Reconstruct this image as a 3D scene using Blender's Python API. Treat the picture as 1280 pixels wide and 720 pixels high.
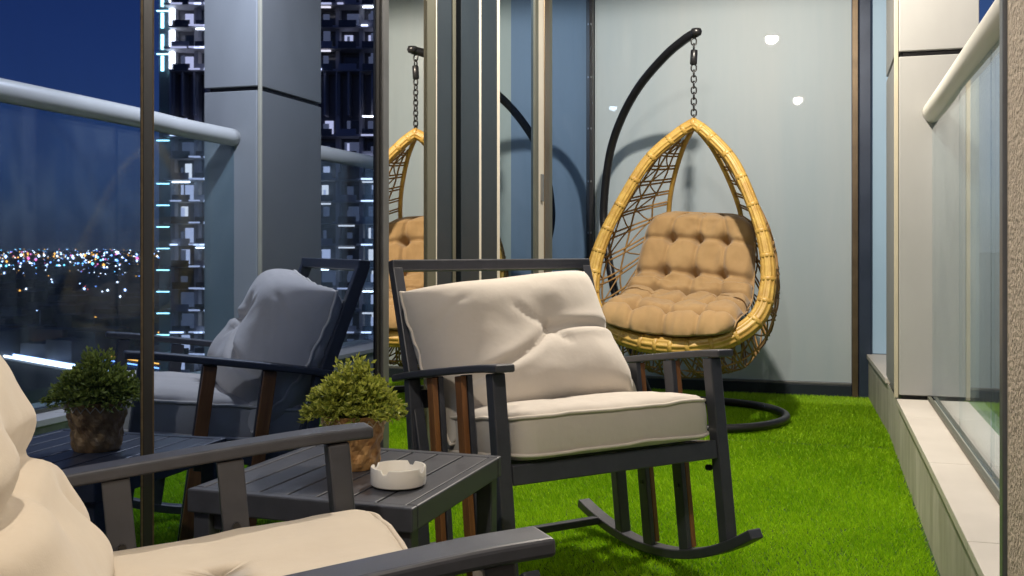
import bpy, bmesh, math, random
import numpy as np
from mathutils import Vector, Matrix, noise as mnoise
random.seed(7); RNG = np.random.default_rng(7)
D = bpy.data
for o in list(D.objects): D.objects.remove(o)
SC = bpy.context.scene
COL = SC.collection
R = math.radians

# ------------------------------------------------------------------ camera
FPX, HY, VX, CAMZ = 1272.9, 310.0, 1030.8, 0.861      # focal length, horizon row, axis vanishing column (1280 px frame)
TH = math.atan2(VX - 640, FPX)
cam = D.cameras.new('camera'); co = D.objects.new('camera', cam); COL.objects.link(co)
cam.sensor_width = 36; cam.lens = FPX / 1280 * 36
cam.shift_y = -(360 - HY) / 1280
cam.clip_start = 0.05; cam.clip_end = 30000
co.location = (0, 0, CAMZ); co.rotation_euler = (R(90), 0, TH)
SC.camera = co
# ------------------------------------------------------------------ world (dusk, sun already below the horizon)
W = D.worlds.new('World'); SC.world = W; W.use_nodes = True
nt = W.node_tree; bg = nt.nodes['Background']
sky = nt.nodes.new('ShaderNodeTexSky'); sky.sky_type = 'NISHITA'; sky.sun_disc = False
sky.sun_elevation = R(15); sky.sun_rotation = R(200); sky.altitude = 0
sky.air_density = 1.0; sky.dust_density = 0.3; sky.ozone_density = 6.0
hs = nt.nodes.new('ShaderNodeMix'); hs.data_type = 'RGBA'; hs.blend_type = 'MULTIPLY'
hs.inputs[0].default_value = 1; hs.inputs[7].default_value = (0.56, 0.50, 0.72, 1)
nt.links.new(sky.outputs[0], hs.inputs[6]); nt.links.new(hs.outputs[2], bg.inputs[0])
bg.inputs[1].default_value = 0.016
vs = SC.view_settings
vs.view_transform = 'Standard'; vs.look = 'None'; vs.gamma = 1; vs.exposure = 1.5; vs.use_curve_mapping = False

# ------------------------------------------------------------------ helpers
def tag(o, label=None, cat=None, group=None, kind=None):
    if label: o['label'] = label
    if cat: o['category'] = cat
    if group: o['group'] = group
    if kind: o['kind'] = kind
    return o

def empty(name, loc=(0, 0, 0), rot=(0, 0, 0), parent=None):
    o = D.objects.new(name, None); COL.objects.link(o)
    o.location = loc; o.rotation_euler = rot; o.empty_display_size = .1
    if parent: o.parent = parent
    return o

def rect_frame(t, ref):
    t = t.normalized(); s = ref - t * ref.dot(t)
    if s.length < 1e-6: s = t.orthogonal()
    s.normalize(); return s, t.cross(s)

class MB:
    def __init__(s): s.v = []; s.f = []; s.m = []; s.cur = 0
    def add(s, vs, fs):
        b = len(s.v); s.v += [tuple(p) for p in vs]
        for f in fs: s.f.append(tuple(i + b for i in f)); s.m.append(s.cur)
        return s
    def box(s, x0, x1, y0, y1, z0, z1, M=None):
        vs = [Vector((x, y, z)) for x in (x0, x1) for y in (y0, y1) for z in (z0, z1)]
        if M: vs = [M @ p for p in vs]
        return s.add(vs, [(0, 1, 3, 2), (4, 6, 7, 5), (0, 4, 5, 1), (2, 3, 7, 6), (0, 2, 6, 4), (1, 5, 7, 3)])
    def sweep(s, path, w, h, ref=(0, 1, 0), closed=False):
        """rectangular bar along path; w along ref, h across"""
        path = [Vector(p) for p in path]; ref = Vector(ref); n = len(path); vs = []; fs = []
        for i, p in enumerate(path):
            a = path[i - 1] if i > 0 else p; b = path[i + 1] if i < n - 1 else p
            sd, up = rect_frame(b - a, ref)
            ww = w[i] if isinstance(w, (list, tuple)) else w; hh = h[i] if isinstance(h, (list, tuple)) else h
            for (i1, i2) in ((-1, -1), (1, -1), (1, 1), (-1, 1)): vs.append(p + sd * (i1 * ww / 2) + up * (i2 * hh / 2))
        for i in range(n - 1):
            for k in range(4):
                a = i * 4 + k; b = i * 4 + (k + 1) % 4; fs.append((a, b, b + 4, a + 4))
        fs += [(3, 2, 1, 0), tuple((n - 1) * 4 + k for k in range(4))]
        return s.add(vs, fs)
    def tube(s, path, r, seg=8, closed=False, lobes=0, lobe=0., cap=True):
        path = [Vector(p) for p in path]; n = len(path); vs = []; fs = []
        sd = None
        for i, p in enumerate(path):
            if closed: t = path[(i + 1) % n] - path[i - 1]
            else: t = path[min(i + 1, n - 1)] - path[max(i - 1, 0)]
            t = t.normalized() if t.length > 1e-9 else Vector((0, 0, 1))
            if sd is None: sd = t.orthogonal().normalized()
            else:
                sd = sd - t * sd.dot(t); sd.normalize()
            up = t.cross(sd); rr = r[i] if isinstance(r, (list, tuple)) else r
            for k in range(seg):
                a = 2 * math.pi * k / seg
                q = rr * (1 + (lobe * math.cos(a * lobes) if lobes else 0))
                vs.append(p + sd * (q * math.cos(a)) + up * (q * math.sin(a)))
        m = n if closed else n - 1
        for i in range(m):
            j = (i + 1) % n
            for k in range(seg):
                k2 = (k + 1) % seg; fs.append((i * seg + k, i * seg + k2, j * seg + k2, j * seg + k))
        if not closed and cap: fs += [tuple(reversed(range(seg))), tuple((n - 1) * seg + k for k in range(seg))]
        return s.add(vs, fs)
    def lathe(s, prof, seg=48, c=(0, 0, 0), fn=None):
        vs = []; fs = []; n = len(prof)
        for i, (r, z) in enumerate(prof):
            for k in range(seg):
                a = 2 * math.pi * k / seg; rr = r if fn is None else fn(i, k, r)
                vs.append((c[0] + rr * math.cos(a), c[1] + rr * math.sin(a), c[2] + z))
        for i in range(n - 1):
            for k in range(seg):
                k2 = (k + 1) % seg; fs.append((i * seg + k, i * seg + k2, (i + 1) * seg + k2, (i + 1) * seg + k))
        return s.add(vs, fs)
    def build(s, name, mat, parent=None, smooth=False, bevel=0., seg=2, subsurf=0):
        me = D.meshes.new(name); me.from_pydata(s.v, [], s.f)
        mats = mat if isinstance(mat, (list, tuple)) else [mat]
        for m in mats: me.materials.append(m)
        if len(mats) > 1: me.polygons.foreach_set('material_index', s.m)
        if smooth: me.polygons.foreach_set('use_smooth', [True] * len(me.polygons))
        me.update()
        o = D.objects.new(name, me); COL.objects.link(o)
        if parent: o.parent = parent
        if bevel:
            b = o.modifiers.new('bevel', 'BEVEL'); b.width = bevel; b.segments = seg; b.limit_method = 'ANGLE'; b.angle_limit = R(40)
            b.harden_normals = False
        if subsurf:
            q = o.modifiers.new('sub', 'SUBSURF'); q.levels = q.render_levels = subsurf
        return o

def boxo(name, mat, x0, x1, y0, y1, z0, z1, parent=None, bevel=0.002):
    return MB().box(x0, x1, y0, y1, z0, z1).build(name, mat, parent, bevel=bevel)

def catmull(pts, n=8, closed=False):
    pts = [Vector(p) for p in pts]; N = len(pts); out = []
    m = N if closed else N - 1
    for i in range(m):
        if closed: p0, p1, p2, p3 = pts[i - 1], pts[i], pts[(i + 1) % N], pts[(i + 2) % N]
        else:
            p1, p2 = pts[i], pts[i + 1]
            p0 = pts[i - 1] if i > 0 else p1 * 2 - p2
            p3 = pts[i + 2] if i + 2 < N else p2 * 2 - p1
        for k in range(n):
            t = k / n; t2 = t * t; t3 = t2 * t
            out.append(.5 * ((2 * p1) + (p2 - p0) * t + (2 * p0 - 5 * p1 + 4 * p2 - p3) * t2 + (3 * p1 - p0 - 3 * p2 + p3) * t3))
    if not closed: out.append(pts[-1])
    return out

# ------------------------------------------------------------------ materials
MAT = {}
def mat(name, col, rough=.5, metal=0., var=0., vscale=8., bump=0., bscale=60., spec=.5, col2=None, stretch=(1, 1, 1), coat=0., bdist=.002, detail=6, sheen=0.):
    m = D.materials.new(name); m.use_nodes = True; n = m.node_tree; L = n.links
    p = n.nodes['Principled BSDF']
    p.inputs['Base Color'].default_value = (*col, 1); p.inputs['Roughness'].default_value = rough; p.inputs['Metallic'].default_value = metal
    p.inputs['Specular IOR Level'].default_value = spec
    if coat: p.inputs['Coat Weight'].default_value = coat; p.inputs['Coat Roughness'].default_value = .12
    if sheen: p.inputs['Sheen Weight'].default_value = sheen
    tc = n.nodes.new('ShaderNodeTexCoord'); mp = n.nodes.new('ShaderNodeMapping'); mp.inputs['Scale'].default_value = stretch
    L.new(tc.outputs['Object'], mp.inputs[0])
    if var or col2:
        t = n.nodes.new('ShaderNodeTexNoise'); t.inputs['Scale'].default_value = vscale; t.inputs['Detail'].default_value = detail
        t.inputs['Roughness'].default_value = .62
        L.new(mp.outputs[0], t.inputs['Vector'])
        r = n.nodes.new('ShaderNodeValToRGB'); c2 = col2 or tuple(c * (1 - var) for c in col)
        r.color_ramp.elements[0].position = .32; r.color_ramp.elements[0].color = (*c2, 1)
        r.color_ramp.elements[1].position = .68; r.color_ramp.elements[1].color = (*col, 1)
        L.new(t.outputs[0], r.inputs[0]); L.new(r.outputs[0], p.inputs['Base Color'])
        mr = n.nodes.new('ShaderNodeMapRange'); mr.inputs[3].default_value = max(.02, rough - .08); mr.inputs[4].default_value = min(1, rough + .1)
        L.new(t.outputs[0], mr.inputs[0]); L.new(mr.outputs[0], p.inputs['Roughness'])
    if bump:
        t2 = n.nodes.new('ShaderNodeTexNoise'); t2.inputs['Scale'].default_value = bscale; t2.inputs['Detail'].default_value = 4
        L.new(mp.outputs[0], t2.inputs['Vector'])
        b = n.nodes.new('ShaderNodeBump'); b.inputs['Strength'].default_value = bump; b.inputs['Distance'].default_value = bdist
        L.new(t2.outputs[0], b.inputs['Height']); L.new(b.outputs[0], p.inputs['Normal'])
    MAT[name] = m; return m

def fabric(name, col, col2):
    m = mat(name, col, .9, var=.1, vscale=5, col2=col2, spec=.2, sheen=.25)
    n = m.node_tree; L = n.links; p = n.nodes['Principled BSDF']
    tc = n.nodes['Texture Coordinate']
    f = n.nodes.new('ShaderNodeTexNoise'); f.inputs['Scale'].default_value = 420; f.inputs['Detail'].default_value = 2; L.new(tc.outputs['Object'], f.inputs[0])
    b = n.nodes.new('ShaderNodeBump'); b.inputs['Strength'].default_value = .22; b.inputs['Distance'].default_value = .0012
    no = n.nodes.new('ShaderNodeTexNoise'); no.inputs['Scale'].default_value = 11; no.inputs['Detail'].default_value = 3; L.new(tc.outputs['Object'], no.inputs[0])
    b2 = n.nodes.new('ShaderNodeBump'); b2.inputs['Strength'].default_value = .3; b2.inputs['Distance'].default_value = .012
    L.new(no.outputs[0], b2.inputs['Height']); L.new(f.outputs[0], b.inputs['Height']); L.new(b2.outputs[0], b.inputs['Normal']); L.new(b.outputs[0], p.inputs['Normal'])
    return m

def mirror_glass(name, tint, back=(.01, .014, .022), refl=.92, dirt=.03):
    """solar-coated door glass in front of a dark room: strong tinted reflection, a film of smears"""
    m = D.materials.new(name); m.use_nodes = True; n = m.node_tree; L = n.links; n.nodes.clear()
    out = n.nodes.new('ShaderNodeOutputMaterial'); mix = n.nodes.new('ShaderNodeMixShader'); g = n.nodes.new('ShaderNodeBsdfGlossy'); d = n.nodes.new('ShaderNodeBsdfDiffuse')
    g.inputs[0].default_value = (*tint, 1); g.inputs['Roughness'].default_value = .012
    d.inputs[0].default_value = (*back, 1)
    tc = n.nodes.new('ShaderNodeTexCoord'); mp = n.nodes.new('ShaderNodeMapping'); mp.inputs['Scale'].default_value = (1, 2.5, 1.1)
    t = n.nodes.new('ShaderNodeTexNoise'); t.inputs['Scale'].default_value = 2.2; t.inputs['Detail'].default_value = 5; t.inputs['Distortion'].default_value = 1.6
    L.new(tc.outputs['Object'], mp.inputs[0]); L.new(mp.outputs[0], t.inputs[0])
    r = n.nodes.new('ShaderNodeMapRange'); r.inputs[1].default_value = .45; r.inputs[2].default_value = .75; r.inputs[3].default_value = 1 - refl; r.inputs[4].default_value = 1 - refl + dirt
    L.new(t.outputs[0], r.inputs[0]); L.new(r.outputs[0], mix.inputs[0])
    L.new(g.outputs[0], mix.inputs[1]); L.new(d.outputs[0], mix.inputs[2]); L.new(mix.outputs[0], out.inputs[0])
    MAT[name] = m; return m

def clear_glass(name, tint=(.9, .95, .95), dirt=.05):
    m = D.materials.new(name); m.use_nodes = True; n = m.node_tree; L = n.links; n.nodes.clear()
    out = n.nodes.new('ShaderNodeOutputMaterial'); m1 = n.nodes.new('ShaderNodeMixShader'); m2 = n.nodes.new('ShaderNodeMixShader')
    tr = n.nodes.new('ShaderNodeBsdfTransparent'); tr.inputs[0].default_value = (*tint, 1)
    g = n.nodes.new('ShaderNodeBsdfGlossy'); g.inputs[0].default_value = (.95, .97, 1, 1); g.inputs['Roughness'].default_value = .02
    d = n.nodes.new('ShaderNodeBsdfDiffuse'); d.inputs[0].default_value = (.7, .74, .74, 1)
    lw = n.nodes.new('ShaderNodeLayerWeight'); pw = n.nodes.new('ShaderNodeMath'); pw.operation = 'POWER'; pw.inputs[1].default_value = 4.5
    L.new(lw.outputs['Facing'], pw.inputs[0]); fr = n.nodes.new('ShaderNodeMapRange'); fr.inputs[3].default_value = .045; fr.inputs[4].default_value = .9
    L.new(pw.outputs[0], fr.inputs[0]); L.new(fr.outputs[0], m1.inputs[0]); L.new(tr.outputs[0], m1.inputs[1]); L.new(g.outputs[0], m1.inputs[2])
    tc = n.nodes.new('ShaderNodeTexCoord'); mp = n.nodes.new('ShaderNodeMapping'); mp.inputs['Scale'].default_value = (1, 1.3, 1.0)
    t = n.nodes.new('ShaderNodeTexNoise'); t.inputs['Scale'].default_value = 2.5; t.inputs['Detail'].default_value = 5; t.inputs['Distortion'].default_value = 1.5
    L.new(tc.outputs['Object'], mp.inputs[0]); L.new(mp.outputs[0], t.inputs[0])
    r = n.nodes.new('ShaderNodeMapRange'); r.inputs[1].default_value = .4; r.inputs[2].default_value = .75; r.inputs[3].default_value = .01; r.inputs[4].default_value = dirt
    L.new(t.outputs[0], r.inputs[0]); L.new(r.outputs[0], m2.inputs[0])
    L.new(m1.outputs[0], m2.inputs[1]); L.new(d.outputs[0], m2.inputs[2]); L.new(m2.outputs[0], out.inputs[0])
    MAT[name] = m; return m

def emit(name, col, s):
    m = D.materials.new(name); m.use_nodes = True; n = m.node_tree; n.nodes.clear()
    o = n.nodes.new('ShaderNodeOutputMaterial'); e = n.nodes.new('ShaderNodeEmission'); e.inputs[0].default_value = (*col, 1); e.inputs[1].default_value = s
    n.links.new(e.outputs[0], o.inputs[0]); m.cycles.emission_sampling = 'NONE'
    MAT[name] = m; return m

mat('frame_metal', (.054, .057, .070), .38, var=.2, vscale=30, bump=.06, bscale=260, bdist=.0006)
mat('wood', (.30, .125, .035), .45, col2=(.16, .06, .018), vscale=7, stretch=(8, 8, .8), bump=.15, bscale=40)
fabric('cream_fabric', (.60, .545, .48), (.55, .50, .44))
fabric('warm_cream_fabric', (.60, .52, .41), (.55, .47, .37))
fabric('tan_fabric', (.345, .225, .105), (.30, .19, .088))
mat('piping_cream', (.68, .62, .54), .9, spec=.2)
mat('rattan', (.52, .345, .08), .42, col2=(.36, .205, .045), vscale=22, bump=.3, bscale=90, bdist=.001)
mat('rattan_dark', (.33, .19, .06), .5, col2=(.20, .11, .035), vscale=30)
mat('black_steel', (.012, .012, .014), .3, var=.2, vscale=20)
mat('alu_grey', (.20, .205, .21), .35, .6, var=.15, vscale=12)
mat('alu_olive', (.10, .10, .075), .45, .2, var=.12, vscale=10)
mat('slate_panel', (.013, .021, .030), .5, spec=.3, var=.15, vscale=6)
mat('bronze', (.14, .10, .06), .35, .6, var=.3, vscale=12)
mat('brass_edge', (.22, .17, .10), .4, .7, var=.4, vscale=18, stretch=(1, 1, 3))
mat('black_frame', (.012, .011, .012), .4)
mat('white_strip', (.55, .51, .44), .4, var=.1)
mat('blue_frame', (.035, .05, .085), .3, .3, var=.2, vscale=5)
mat('clad_white', (.37, .37, .36), .38, var=.06, vscale=2.5, col2=(.33, .33, .32), stretch=(1, 1, .4))
mat('clad_beige', (.50, .45, .33), .5, var=.12, vscale=5)
mat('clad_grey', (.17, .165, .155), .33, var=.1, vscale=3, bump=.05, bscale=200, spec=.7)
mat('rail_white', (.55, .53, .48), .35, var=.06, vscale=4)
mat('stone_white', (.54, .50, .45), .4, var=.1, vscale=4, col2=(.46, .425, .38), bump=.05, bscale=80)
mat('concrete_curb', (.46, .44, .37), .6, col2=(.26, .25, .19), vscale=4, stretch=(2.2, 2.2, .6), bump=.2, bscale=70)
mat('stucco', (.56, .46, .35), .9, col2=(.40, .32, .24), vscale=55, bump=1., bscale=120, bdist=.012)
mat('ceiling_white', (.7, .69, .66), .8, var=.05)
mat('plain_grey', (.3, .3, .3), .7)
mat('turf_base', (.018, .055, .006), .9, var=.4, vscale=30)
mat('ceramic', (.78, .75, .69), .3, var=.03, coat=.3)
mat('pot_gold', (.55, .33, .13), .36, .3, col2=(.30, .14, .045), vscale=45, bump=.4, bscale=60, coat=.2)
mat('pot_zigzag', (.75, .62, .42), .4, var=.1)
mat('soil', (.03, .02, .012), .95, var=.4, vscale=80)
mat('stem', (.10, .14, .03), .7)
mirror_glass('door_glass', (.30, .39, .61), refl=.94, dirt=.05)
mirror_glass('window_glass_clear', (1, .95, .88), refl=.97, dirt=.04)
mirror_glass('window_glass_blue', (.26, .37, .56), back=(.02, .03, .055), refl=.92, dirt=.04)
mirror_glass('window_glass_pale', (.55, .64, .66), refl=.92, dirt=.03)
clear_glass('rail_glass', (.86, .94, .96), .07)
mat('city_ground', (.13, .125, .115), .9, var=.5, vscale=.004)
mat('asphalt', (.05, .05, .055), .85, var=.2, vscale=.05)
mat('tower_concrete', (.50, .49, .50), .6, var=.1, vscale=.2)
mat('tower_dark', (.12, .12, .14), .3, var=.2, vscale=.3)
mat('tower_glass', (.02, .03, .05), .08, var=.2, vscale=.3)
mat('far_building', (.10, .10, .11), .7, var=.3, vscale=.01)
emit('light_white', (1, .86, .70), 5); emit('light_cool', (.85, .88, 1), 3.2); emit('light_orange', (1, .34, .045), 3)
emit('light_cyan', (.35, .95, 1), 2.5); emit('light_pink', (1, .16, .3), 2.2); emit('light_blue', (.35, .55, 1), 2.5)
emit('light_magenta', (1, .03, .5), 3); emit('light_green', (.55, 1, .85), 3); emit('light_red', (1, .08, .05), 2)
emit('dim_glow', (.75, .72, .85), .09); emit('window_warm', (1, .76, .58), 1.1); emit('lilac_glow', (1, .84, .84), .55); emit('slab_glow', (1, .88, .85), 1.8)
emit('downlight_disc', (1, .88, .7), 9)

# frosted back-painted glass of the end wall
m = mat('frosted_panel', (.385, .435, .46), .5, var=.06, vscale=2.2, col2=(.305, .38, .425), stretch=(1.3, 1, .16), coat=.3)
m.node_tree.nodes['Principled BSDF'].inputs['Coat Roughness'].default_value = .015
mat('reflection_blue', (.34, .50, .66), .4, var=.06, vscale=1.6, coat=.3)  # pale blue base colour stands in for the side pane's reflection
# turf blade material with a per-blade tint
def turf_mat():
    m = D.materials.new('turf_blades'); m.use_nodes = True; n = m.node_tree; L = n.links; p = n.nodes['Principled BSDF']
    a = n.nodes.new('ShaderNodeAttribute'); a.attribute_name = 'tint'
    r = n.nodes.new('ShaderNodeValToRGB'); e = r.color_ramp.elements
    e[0].color = (.14, .36, .004, 1); e[1].color = (.48, .74, .02, 1)
    L.new(a.outputs['Fac'], r.inputs[0]); L.new(r.outputs[0], p.inputs['Base Color']); p.inputs['Roughness'].default_value = .5
    p.inputs['Specular IOR Level'].default_value = .3
    tl = n.nodes.new('ShaderNodeBsdfTranslucent'); L.new(r.outputs[0], tl.inputs[0]); mx = n.nodes.new('ShaderNodeMixShader'); mx.inputs[0].default_value = .3
    L.new(p.outputs[0], mx.inputs[1]); L.new(tl.outputs[0], mx.inputs[2]); L.new(mx.outputs[0], n.nodes['Material Output'].inputs[0])
    MAT['turf_blades'] = m
    m2 = m.copy(); m2.name = 'leaf'; r2 = [q for q in m2.node_tree.nodes if q.type == 'VALTORGB'][0].color_ramp.elements
    r2[0].color = (.10, .15, .015, 1); r2[1].color = (.50, .52, .09, 1); MAT['leaf'] = m2
turf_mat()
M = MAT

# ------------------------------------------------------------------ the balcony shell
XN, XF, YE = -1.193, -1.40, 6.25          # door glass plane, recessed window plane, end wall plane
ZC = 2.62                                  # ceiling
def curb_x(y):
    return .290 if y < 3 else (.290 - .008 * (y - 3) / 2 if y < 5 else .282 - .047 * (y - 5) / 1.25)
tag(boxo('floor', M['plain_grey'], -1.60, .70, -1.8, 6.6, -.25, -.022, bevel=0), kind='structure')
tag(boxo('turf', M['turf_base'], -1.39, .30, -1.7, 6.24, -.020, -.014, bevel=0), kind='structure')
tag(boxo('ceiling', M['ceiling_white'], -1.62, .60, -1.8, 6.6, ZC, ZC + .2, bevel=0), kind='structure')

# ---- near sliding doors (mirror the balcony)
def glazing(name, label, cat, group=None): return tag(empty(name), label, cat, group)
g = glazing('sliding_door', 'dark reflective sliding glass door with thin black meeting stile beside the table', 'glass door')
xg = XN
boxo('glass_pane', M['door_glass'], xg - .012, xg, -1.70, 1.578, .05, ZC - .01, g, 0)
boxo('glass_pane', M['door_glass'], xg - .012, xg, 1.614, 2.590, .05, ZC - .01, g, 0)
boxo('meeting_stile', M['black_frame'], xg - .03, xg + .002, 1.5815, 1.6105, .0, ZC - .005, g)
boxo('stile_edge', M['brass_edge'], xg - .03, xg + .0025, 1.578, 1.5815, .0, ZC - .005, g)
boxo('stile_edge', M['brass_edge'], xg - .03, xg + .0025, 1.6105, 1.614, .0, ZC - .005, g)
boxo('end_stile', M['black_frame'], xg - .03, xg + .006, 2.590, 2.615, .0, ZC - .005, g)
boxo('end_stile', M['alu_grey'], xg - .03, xg + .014, 2.615, 2.655, .0, ZC - .005, g)
boxo('bottom_rail', M['black_frame'], xg - .03, xg + .003, -1.7, 1.571, .0, .05, g)
boxo('bottom_rail', M['black_frame'], xg - .03, xg + .003, 1.623, 2.589, .0, .05, g)
boxo('return_jamb', M['slate_panel'], XF - .05, xg - .031, 2.60, 2.655, -.02, ZC - .004, g)
# ---- recessed window wall
g = glazing('window_wall', 'recessed window wall with slate frames and pale edge strips behind the rocking chair', 'window')
x = XF
boxo('glass_pane', M['window_glass_clear'], x - .012, x, 2.70, 3.478, .06, 2.0, g, 0)
boxo('transom', M['alu_olive'], x - .03, x + .004, 2.70, 3.478, 2.0, 2.06, g)
boxo('glass_pane', M['window_glass_clear'], x - .012, x, 2.70, 3.478, 2.06, ZC - .01, g, 0)
boxo('side_jamb', M['alu_grey'], x - .04, x + .01, 2.656, 2.70, 0, ZC - .004, g)
boxo('jamb_band', M['alu_olive'], x - .03, x + .008, 3.478, 3.560, 0, ZC - .004, g)
boxo('edge_strip', M['white_strip'], x - .03, x + .010, 3.560, 3.570, 0, ZC - .004, g, .001)
boxo('slate_frame', M['slate_panel'], x - .03, x + .006, 3.570, 3.738, 0, ZC - .004, g)
boxo('edge_strip', M['alu_olive'], x - .03, x + .011, 3.738, 3.772, 0, ZC - .004, g)
boxo('shadow_gap', M['black_frame'], x - .03, x - .008, 3.772, 3.83, 0, ZC - .004, g)
boxo('slate_frame', M['slate_panel'], x - .03, x + .012, 3.83, 4.050, 0, ZC - .004, g)
boxo('edge_strip', M['white_strip'], x - .03, x + .014, 4.050, 4.074, 0, ZC - .004, g, .001)
boxo('slate_frame', M['slate_panel'], x - .03, x + .012, 4.074, 4.296, 0, ZC - .004, g)
boxo('edge_strip', M['white_strip'], x - .03, x + .014, 4.296, 4.330, 0, ZC - .004, g, .001)
boxo('glass_pane', M['window_glass_pale'], x - .012, x, 4.330, 4.545, .06, ZC - .01, g, 0)
boxo('glass_pane', M['window_glass_blue'], x - .012, x - .001, 4.545, 4.925, .06, ZC - .01, g, 0)
boxo('mullion', M['alu_olive'], x - .03, x + .010, 4.925, 4.99, 0, ZC - .004, g)
s = boxo('mullion', M['white_strip'], x - .03, x + .008, 4.99, 5.10, 0, ZC - .004, g)
boxo('latch', M['alu_grey'], x + .008, x + .020, 5.03, 5.06, 1.10, 1.24, s)
boxo('mullion', M['bronze'], x - .03, x + .012, 5.10, 5.20, 0, ZC - .004, g)
boxo('mullion', M['alu_olive'], x - .03, x + .010, 5.20, 5.262, 0, ZC - .004, g)
boxo('glass_pane', M['window_glass_blue'], x - .012, x, 5.262, 6.205, .06, ZC - .01, g, 0)
boxo('bottom_rail', M['slate_panel'], x - .03, x + .002, 2.70, 3.477, 0, .06, g)
boxo('bottom_rail', M['slate_panel'], x - .03, x + .002, 4.331, 4.924, 0, .06, g)
boxo('bottom_rail', M['slate_panel'], x - .03, x + .002, 5.263, 6.205, 0, .06, g)

# ---- end wall
g = glazing('end_wall', 'pale frosted glass end wall behind the hanging egg chair', 'wall')
boxo('frosted_panel', M['frosted_panel'], XF + .025, .150, YE, YE + .02, .075, ZC - .004, g, .001)
boxo('corner_mullion', M['black_frame'], XF - .03, XF + .022, YE - .04, YE + .02, -.02, ZC - .004, g)
for zz in (.3, .62, .95, 1.27, 1.6, 1.92, 2.25):
    boxo('bolt', M['alu_grey'], XF + .004, XF + .014, YE - .044, YE - .040, zz, zz + .012, g, .001)
boxo('base_frame', M['slate_panel'], XF + .024, .150, YE - .02, YE + .02, -.02, .060, g)
boxo('base_gasket', M['alu_grey'], XF + .024, .150, YE - .006, YE + .018, .061, .073, g, .001)
boxo('side_frame', M['bronze'], .152, .185, YE - .04, YE + .02, -.02, ZC - .004, g)
boxo('side_frame', M['blue_frame'], .186, .262, YE - .025, YE + .02, -.02, ZC - .004, g, .01)
boxo('side_pane', M['reflection_blue'], .264, .405, YE, YE + .015, .25, ZC - .004, g, 0)

# ---- parapet: curb and coping tiles follow the slightly bent line
par = tag(empty('parapet'), 'low concrete parapet curb topped with pale stone coping beside the turf', 'parapet')
ys = [-1.7, 0, 1.5, 3, 4, 5, 5.5, YE + .25]
cm = MB(); vs = []; fs = []
for y in ys:
    xx = curb_x(y) + .006; vs += [(xx, y, -.021), (.60, y, -.021), (.60, y, .222), (xx, y, .222)]
for i in range(len(ys) - 1):
    for k in range(4): fs.append((i * 4 + k, i * 4 + (k + 1) % 4, i * 4 + 4 + (k + 1) % 4, i * 4 + 4 + k))
fs += [(3, 2, 1, 0), tuple((len(ys) - 1) * 4 + k for k in range(4))]
cm.add(vs, fs).build('curb', M['concrete_curb'], par)
joints = [-1.7, -.9, -.1, .7, 1.5, 2.32, 3.14, 3.96, 4.425]
joints2 = [5.105, 5.68, YE - .005]
for J in (joints, joints2):
    for a, b in zip(J[:-1], J[1:]):
        a2, b2 = a + .0015, b - .0015
        cm = MB(); vs = []
        for y in (a2, b2):
            xx = curb_x(y) - .004; vs += [(xx, y, .2225), (.606, y, .2225), (.606, y, .247), (xx, y, .247)]
        cm.add(vs, [(0, 1, 5, 4), (1, 2, 6, 5), (2, 3, 7, 6), (3, 0, 4, 7), (3, 2, 1, 0), (4, 5, 6, 7)]).build('coping_tile', M['stone_white'], par, bevel=.002)

# ---- clad column on the parapet
colm = tag(empty('clad_column'), 'white metal clad column with dark seam standing on the parapet beside the railing', 'column')
for z0, z1 in ((.262, 1.640), (1.662, ZC - .003)):
    boxo('panel', M['clad_white'], .290, .590, 4.430, 4.452, z0, z1, colm, .003)
    boxo('panel', M['clad_grey'], .276, .296, 4.454, 5.075, z0, z1, colm, .003)
    boxo('panel', M['clad_white'], .290, .590, 5.078, 5.10, z0, z1, colm, .003)
    boxo('panel', M['clad_white'], .572, .592, 4.454, 5.076, z0, z1, colm, .003)
boxo('core', M['black_frame'], .30, .57, 4.455, 5.074, .223, ZC - .003, colm, 0)
boxo('corner_trim', M['clad_beige'], .272, .288, 4.436, 4.452, .249, ZC - .003, colm, .002)
# ---- stucco wall end by the camera
stw = tag(empty('stucco_wall'), 'rough beige stucco wall end rising beside the glass railing', 'wall')
boxo('wall', M['stucco'], .286, .70, -1.8, 1.838, -.02, ZC - .003, stw, .004)
boxo('edge_trim', M['alu_grey'], .280, .300, 1.840, 1.872, .248, ZC - .003, stw, .002)

# ---- glass railing with fat round handrail
rl = tag(empty('glass_railing'), 'clear glass railing with fat cream tubular handrail between stucco wall and clad column', 'railing')
XR, ZR = .42, 1.415
for a, b in ((1.875, 2.90), (2.912, 3.545), (3.557, 4.425)):
    boxo('glass_pane', M['rail_glass'], XR - .005, XR + .005, a, b, .262, ZR - .035, rl, 0)
MB().tube(catmull([(XR, 1.875, ZR + .012), (XR + .002, 3.0, ZR + .008), (XR + .004, 3.7, ZR + .004), (XR, 4.0, ZR - .004), (XR, 4.424, ZR - .006)], 8), .043, 20).build('handrail', M['rail_white'], rl, smooth=True)
for dx in (-.016, .016):
    boxo('track', M['alu_olive'], XR + dx - .007, XR + dx + .007, 1.875, 4.427, .248, .262, rl, .001)
rl2 = tag(empty('glass_railing'), 'short glass railing with tubular handrail between clad column and frosted end wall', 'railing')
boxo('glass_pane', M['rail_glass'], XR - .005, XR + .005, 5.11, YE + .3, .262, ZR - .035, rl2, 0)
MB().tube([(XR, 5.105, ZR), (XR, YE + .3, ZR)], .043, 20).build('handrail', M['rail_white'], rl2, smooth=True)

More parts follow.
